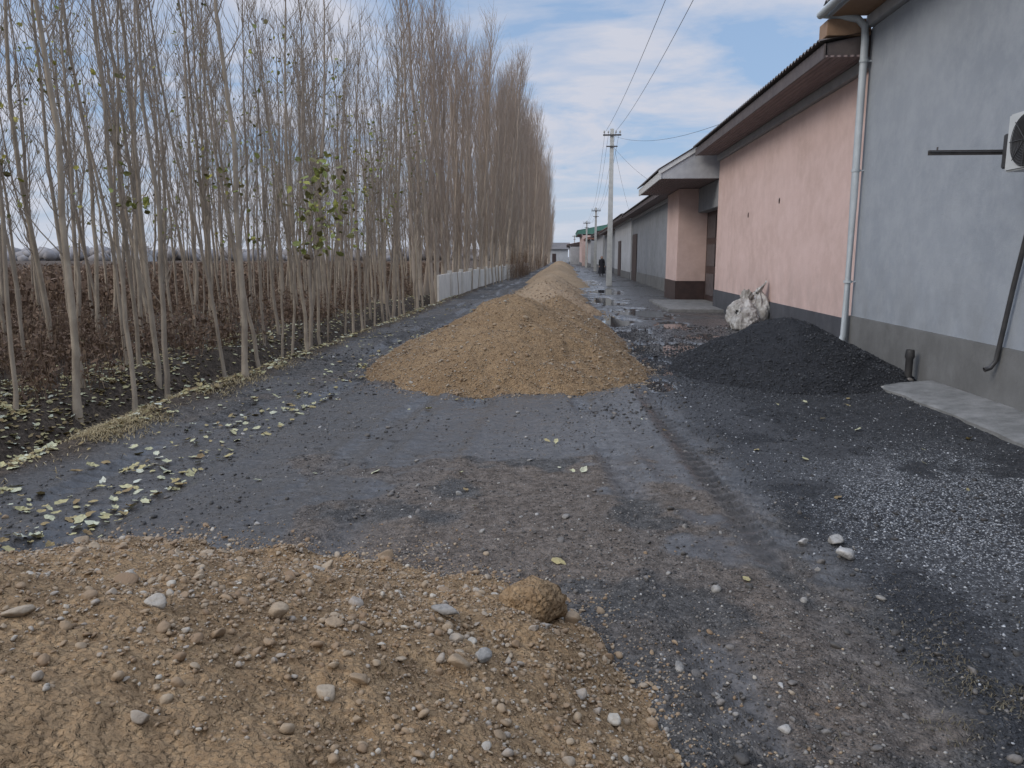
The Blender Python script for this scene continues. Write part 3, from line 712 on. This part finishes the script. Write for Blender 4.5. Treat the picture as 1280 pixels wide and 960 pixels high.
# ---------------------------------------------------------------- sacks of rubble
t=NT('woven_sack')
w1=t.noise(5,5,.7)
M['sackm']=t.fin(t.mix(t.rng(w1,.40,.60),(.50,.485,.455),(.27,.25,.225)),.65,t.bump(t.noise(10,5,.65,stretch=(1,1,.4)),.03))
rs=empty('rubble_sacks')
def sack(loc,sx,sy,h,tilt,rz,seed):
    R=random.Random(seed);nz,na=46,96
    zs=np.linspace(0,1,nz);ks=[0,.06,.2,.45,.66,.78,.84,.9,1.0];rs_=[.55,.86,1.0,1.0,.80,.42,.17,.3,.46]
    rad=np.interp(zs,ks,rs_);rad=np.convolve(np.pad(rad,2,'edge'),[.1,.2,.4,.2,.1],'valid')
    A=np.linspace(0,2*math.pi,na,endpoint=False);Zg_,Ag=np.meshgrid(zs,A,indexing='ij')
    fold=sum(R.uniform(.3,1)*np.sin(Ag*k+R.uniform(0,6)+Zg_*R.uniform(-2,2)) for k in (5,7,9,13))/4
    am=.04+.22*sst(.35,.85,Zg_)
    lump=fbm(np.cos(Ag)*1.2+seed,np.sin(Ag)*1.2+Zg_*1.8,1.6,4,seed)-.5
    crease=-np.abs(fbm(np.cos(Ag)*1.1+Zg_+seed,np.sin(Ag)*1.3-Zg_*1.3,3.2,3,seed+4)-.5)
    r_=rad[:,None]*(1+am*fold+.55*lump+.6*crease+.08)
    Xv=r_*np.cos(Ag)*sx;Yv=r_*np.sin(Ag)*sy;Zv=Zg_*h*(1+.25*(lump))
    Zv=Zv-.18*h*sst(.8,1,Zg_)*(.4+np.cos(Ag-1)*.9)
    V=np.stack([Xv,Yv,Zv],-1).reshape(-1,3)
    ct,st_=math.cos(tilt),math.sin(tilt);V=V@np.array([[ct,0,-st_],[0,1,0],[st_,0,ct]])
    c_,s_=math.cos(rz),math.sin(rz);V=V@np.array([[c_,s_,0],[-s_,c_,0],[0,0,1]])
    V=V+np.array(loc);V[:,2]=np.maximum(V[:,2],.0)
    i=np.arange((nz-1)*na).reshape(nz-1,na);F=np.stack([i,np.roll(i,-1,1),np.roll(i,-1,1)+na,i+na],-1).reshape(-1,4)
    obj('sack',np_mesh('sack',V,F,M['sackm']),rs)
sack((3.98,17.55,.0),.34,.30,.78,.25,.4,3);sack((4.40,17.85,.0),.35,.30,.95,-.12,1.9,8);sack((4.15,17.2,.0),.30,.25,.60,.7,3.3,14)
n=110;px=rng.normal(4.05,.24,n);py=rng.normal(10.1,.3,n);s=rng.uniform(.015,.06,n)
px=np.minimum(px,4.5)
scatter('rubble_heap',SB[2],np.stack([px,py,G(px,py)+s*.5],1),stone_sz(s),.75+.25*rng.random(n),M['pebr'])
# ---------------------------------------------------------------- woman walking
wm=empty('woman')
def skin(name,vs,es,rad,mat,lv=2):
    me=bpy.data.meshes.new(name);me.from_pydata(vs,es,[]);me.update();me.materials.append(mat)
    o=obj(name,me,wm);m=o.modifiers.new('s','SKIN');m.use_smooth_shade=True
    for i,r in enumerate(rad): me.skin_vertices[0].data[i].radius=(r,r)
    me.skin_vertices[0].data[0].use_root=True
    m2=o.modifiers.new('u','SUBSURF');m2.levels=lv;m2.render_levels=lv;return o
cl=simple('black_cloth',(.012,.012,.016),(.025,.024,.03),8,.9,.004,20)
sk=simple('skin',(.45,.28,.2),(.5,.32,.24),8,.6,.0005)
skin('body',[(0,0,.82),(0,0,1.05),(0,0,1.25),(0,0,1.36),(.17,0,1.3),(.23,.02,1.05),(.22,-.1,.83),(-.17,0,1.3),(-.23,-.02,1.05),(-.22,-.08,.83),(.09,0,.78),(.1,-.06,.44),(.1,.02,.07),(.1,-.12,.04),(-.09,0,.78),(-.1,.05,.44),(-.1,.14,.08),(-.1,.02,.04)],
 [(0,1),(1,2),(2,3),(2,4),(4,5),(5,6),(2,7),(7,8),(8,9),(0,10),(10,11),(11,12),(12,13),(0,14),(14,15),(15,16),(16,17)],
 [.15,.13,.14,.06,.06,.045,.03,.06,.045,.03,.09,.06,.04,.035,.09,.06,.04,.035],cl)
prof=[(.22,.30,.26),(.45,.27,.22),(.8,.22,.17),(1.02,.17,.13),(1.2,.19,.13),(1.32,.16,.11),(1.37,.07,.06)]
V=[];F=[];ns=24
for z,a,b in prof:
    for j in range(ns):
        th=2*math.pi*j/ns;rp=1+.06*math.sin(th*7)*max(0,(1-z))
        V.append((a*rp*math.cos(th),b*rp*math.sin(th),z))
for i in range(len(prof)-1):
    for j in range(ns): F.append((i*ns+j,i*ns+(j+1)%ns,(i+1)*ns+(j+1)%ns,(i+1)*ns+j))
o=poly('coat',V,F,cl,wm);[setattr(p_,'use_smooth',True) for p_ in o.data.polygons]
V,F=ICO[3];W=V*np.array([.075,.09,.11]);W[:,1]-=.02*np.exp(-((V[:,2]+.1)/.2)**2-(V[:,0]/.25)**2)*(V[:,1]<0)
obj('head',np_mesh('head',W+np.array([0,-.01,1.47]),F,sk),wm)
W=V*np.array([.1,.11,.13]);kk=V[:,1]<-.45;W[kk,1]*=.55
obj('headscarf',np_mesh('headscarf',W+np.array([0,.025,1.475]),F,cl),wm)
for sx_ in (-1,1):
    bx=.22*sx_
    for q in range(5):
        xq_=bx-.02+q*.01
        tube('finger',[(xq_,-.1,.82),(xq_,-.11-.005*q,.77),(xq_,-.105,.72+.01*abs(q-2))],[.009,.008,.006],sk,wm,6)
wm.location=(3.0,61.5,0);wm.rotation_euler=(0,0,.2)
# ---------------------------------------------------------------- distant landscape
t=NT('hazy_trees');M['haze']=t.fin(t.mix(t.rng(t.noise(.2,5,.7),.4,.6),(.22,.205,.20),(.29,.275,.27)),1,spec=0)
P=[];sz=[]
for i in range(2600):
    xx=random.uniform(-420,-20);yv=random.uniform(230,420);P.append((xx,yv,random.uniform(.3,2.6)));sz.append(random.uniform(1,2.6))
P=np.array(P);sz=np.array(sz)
scatter('distant_trees',SB[1],P,np.stack([sz*1.6,sz,sz*1.2],1),rng.random(len(P)),M['haze'])
dh=empty('distant_farm_buildings')
for xx,yv,w in ((-128,210,9),(-150,250,10)):
    box('building',xx,xx+w,yv,yv+8,-.2,3.0,M['pale'],dh,0)
    poly('roof',[(xx-.5,yv-.5,3.0),(xx+w+.5,yv-.5,3.0),(xx+w+.5,yv+4,4.4),(xx-.5,yv+4,4.4)],[(0,1,2,3)],M['roof'],dh)
# ---------------------------------------------------------------- light
SE,SR=math.radians(30),math.radians(235)
W=bpy.data.worlds.new('World');S.world=W;W.use_nodes=True;nt=W.node_tree;N=nt.nodes;L=nt.links
bg=N['Background'];sky=N.new('ShaderNodeTexSky');sky.sky_type='NISHITA';sky.sun_disc=False;sky.sun_elevation=SE;sky.sun_rotation=SR;sky.air_density=1.0;sky.dust_density=1.5;sky.ozone_density=1.2
tc=N.new('ShaderNodeTexCoord');sp=N.new('ShaderNodeSeparateXYZ');L.new(tc.outputs['Generated'],sp.inputs[0])
def mt(op,a,b=0):
    n=N.new('ShaderNodeMath');n.operation=op
    for i,v in enumerate((a,b)):
        if isinstance(v,(int,float)): n.inputs[i].default_value=v
        else: L.new(v,n.inputs[i])
    return n.outputs[0]
def mrn(v,a,b,c,d):
    n=N.new('ShaderNodeMapRange');L.new(v,n.inputs[0])
    for i,q in enumerate((a,b,c,d)): n.inputs[i+1].default_value=q
    return n.outputs[0]
def mixc(f,a,b,bt='MIX'):
    n=N.new('ShaderNodeMix');n.data_type='RGBA';n.blend_type=bt
    for v,i in ((f,0),(a,6),(b,7)):
        if isinstance(v,tuple): n.inputs[i].default_value=(*v,1)
        elif isinstance(v,(int,float)): n.inputs[i].default_value=v
        else: L.new(v,n.inputs[i])
    return n.outputs[2]
zz=mt('ADD',mt('MAXIMUM',sp.outputs[2],0),.16)
cm=N.new('ShaderNodeCombineXYZ');L.new(mt('DIVIDE',sp.outputs[0],zz),cm.inputs[0]);L.new(mt('DIVIDE',sp.outputs[1],zz),cm.inputs[1])
mp=N.new('ShaderNodeMapping');mp.inputs['Scale'].default_value=(.9,1.1,1);mp.inputs['Rotation'].default_value=(0,0,.5);mp.inputs['Location'].default_value=(.7,.3,0);L.new(cm.outputs[0],mp.inputs[0])
no=N.new('ShaderNodeTexNoise');no.inputs['Scale'].default_value=1.9;no.inputs['Detail'].default_value=8;no.inputs['Roughness'].default_value=.58;no.inputs['Distortion'].default_value=.4;L.new(mp.outputs[0],no.inputs['Vector'])
bs_=mixc(.75,sky.outputs[0],(1.95,2.95,4.6))
cl_=mixc(mrn(no.outputs[0],.38,.58,.05,.97),bs_,(4.1,4.25,4.85))
cl_=mixc(mrn(sp.outputs[2],0,.14,.7,0),cl_,(4.1,4.4,5.0))
gain=mrn(sp.outputs[2],.32,.85,1.0,2.6)
cg=N.new('ShaderNodeCombineXYZ');[L.new(gain,cg.inputs[i]) for i in range(3)]
fin=mixc(1.0,cl_,cg.outputs[0],'MULTIPLY')
L.new(fin,bg.inputs[0]);bg.inputs[1].default_value=.15
sd=bpy.data.lights.new('sun','SUN');sd.energy=1.4;sd.angle=math.radians(24);sd.color=(1,.94,.86);so=bpy.data.objects.new('sun',sd);link(so)
d=Vector((math.sin(SR)*math.cos(SE),math.cos(SR)*math.cos(SE),math.sin(SE)))
so.rotation_euler=d.to_track_quat('Z','Y').to_euler()
# ---------------------------------------------------------------- camera
cd=bpy.data.cameras.new('camera');cd.lens=26.72;cd.sensor_width=36;cd.clip_end=5000;cd.clip_start=.05
co=bpy.data.objects.new('camera',cd);link(co);co.location=(0,0,1.6)
p=math.atan(160/950);a=math.atan(65/950*math.cos(p));co.rotation_euler=(math.pi/2-p,0,a)
S.camera=co
S.view_settings.view_transform='Standard';S.view_settings.look='None';S.view_settings.exposure=0
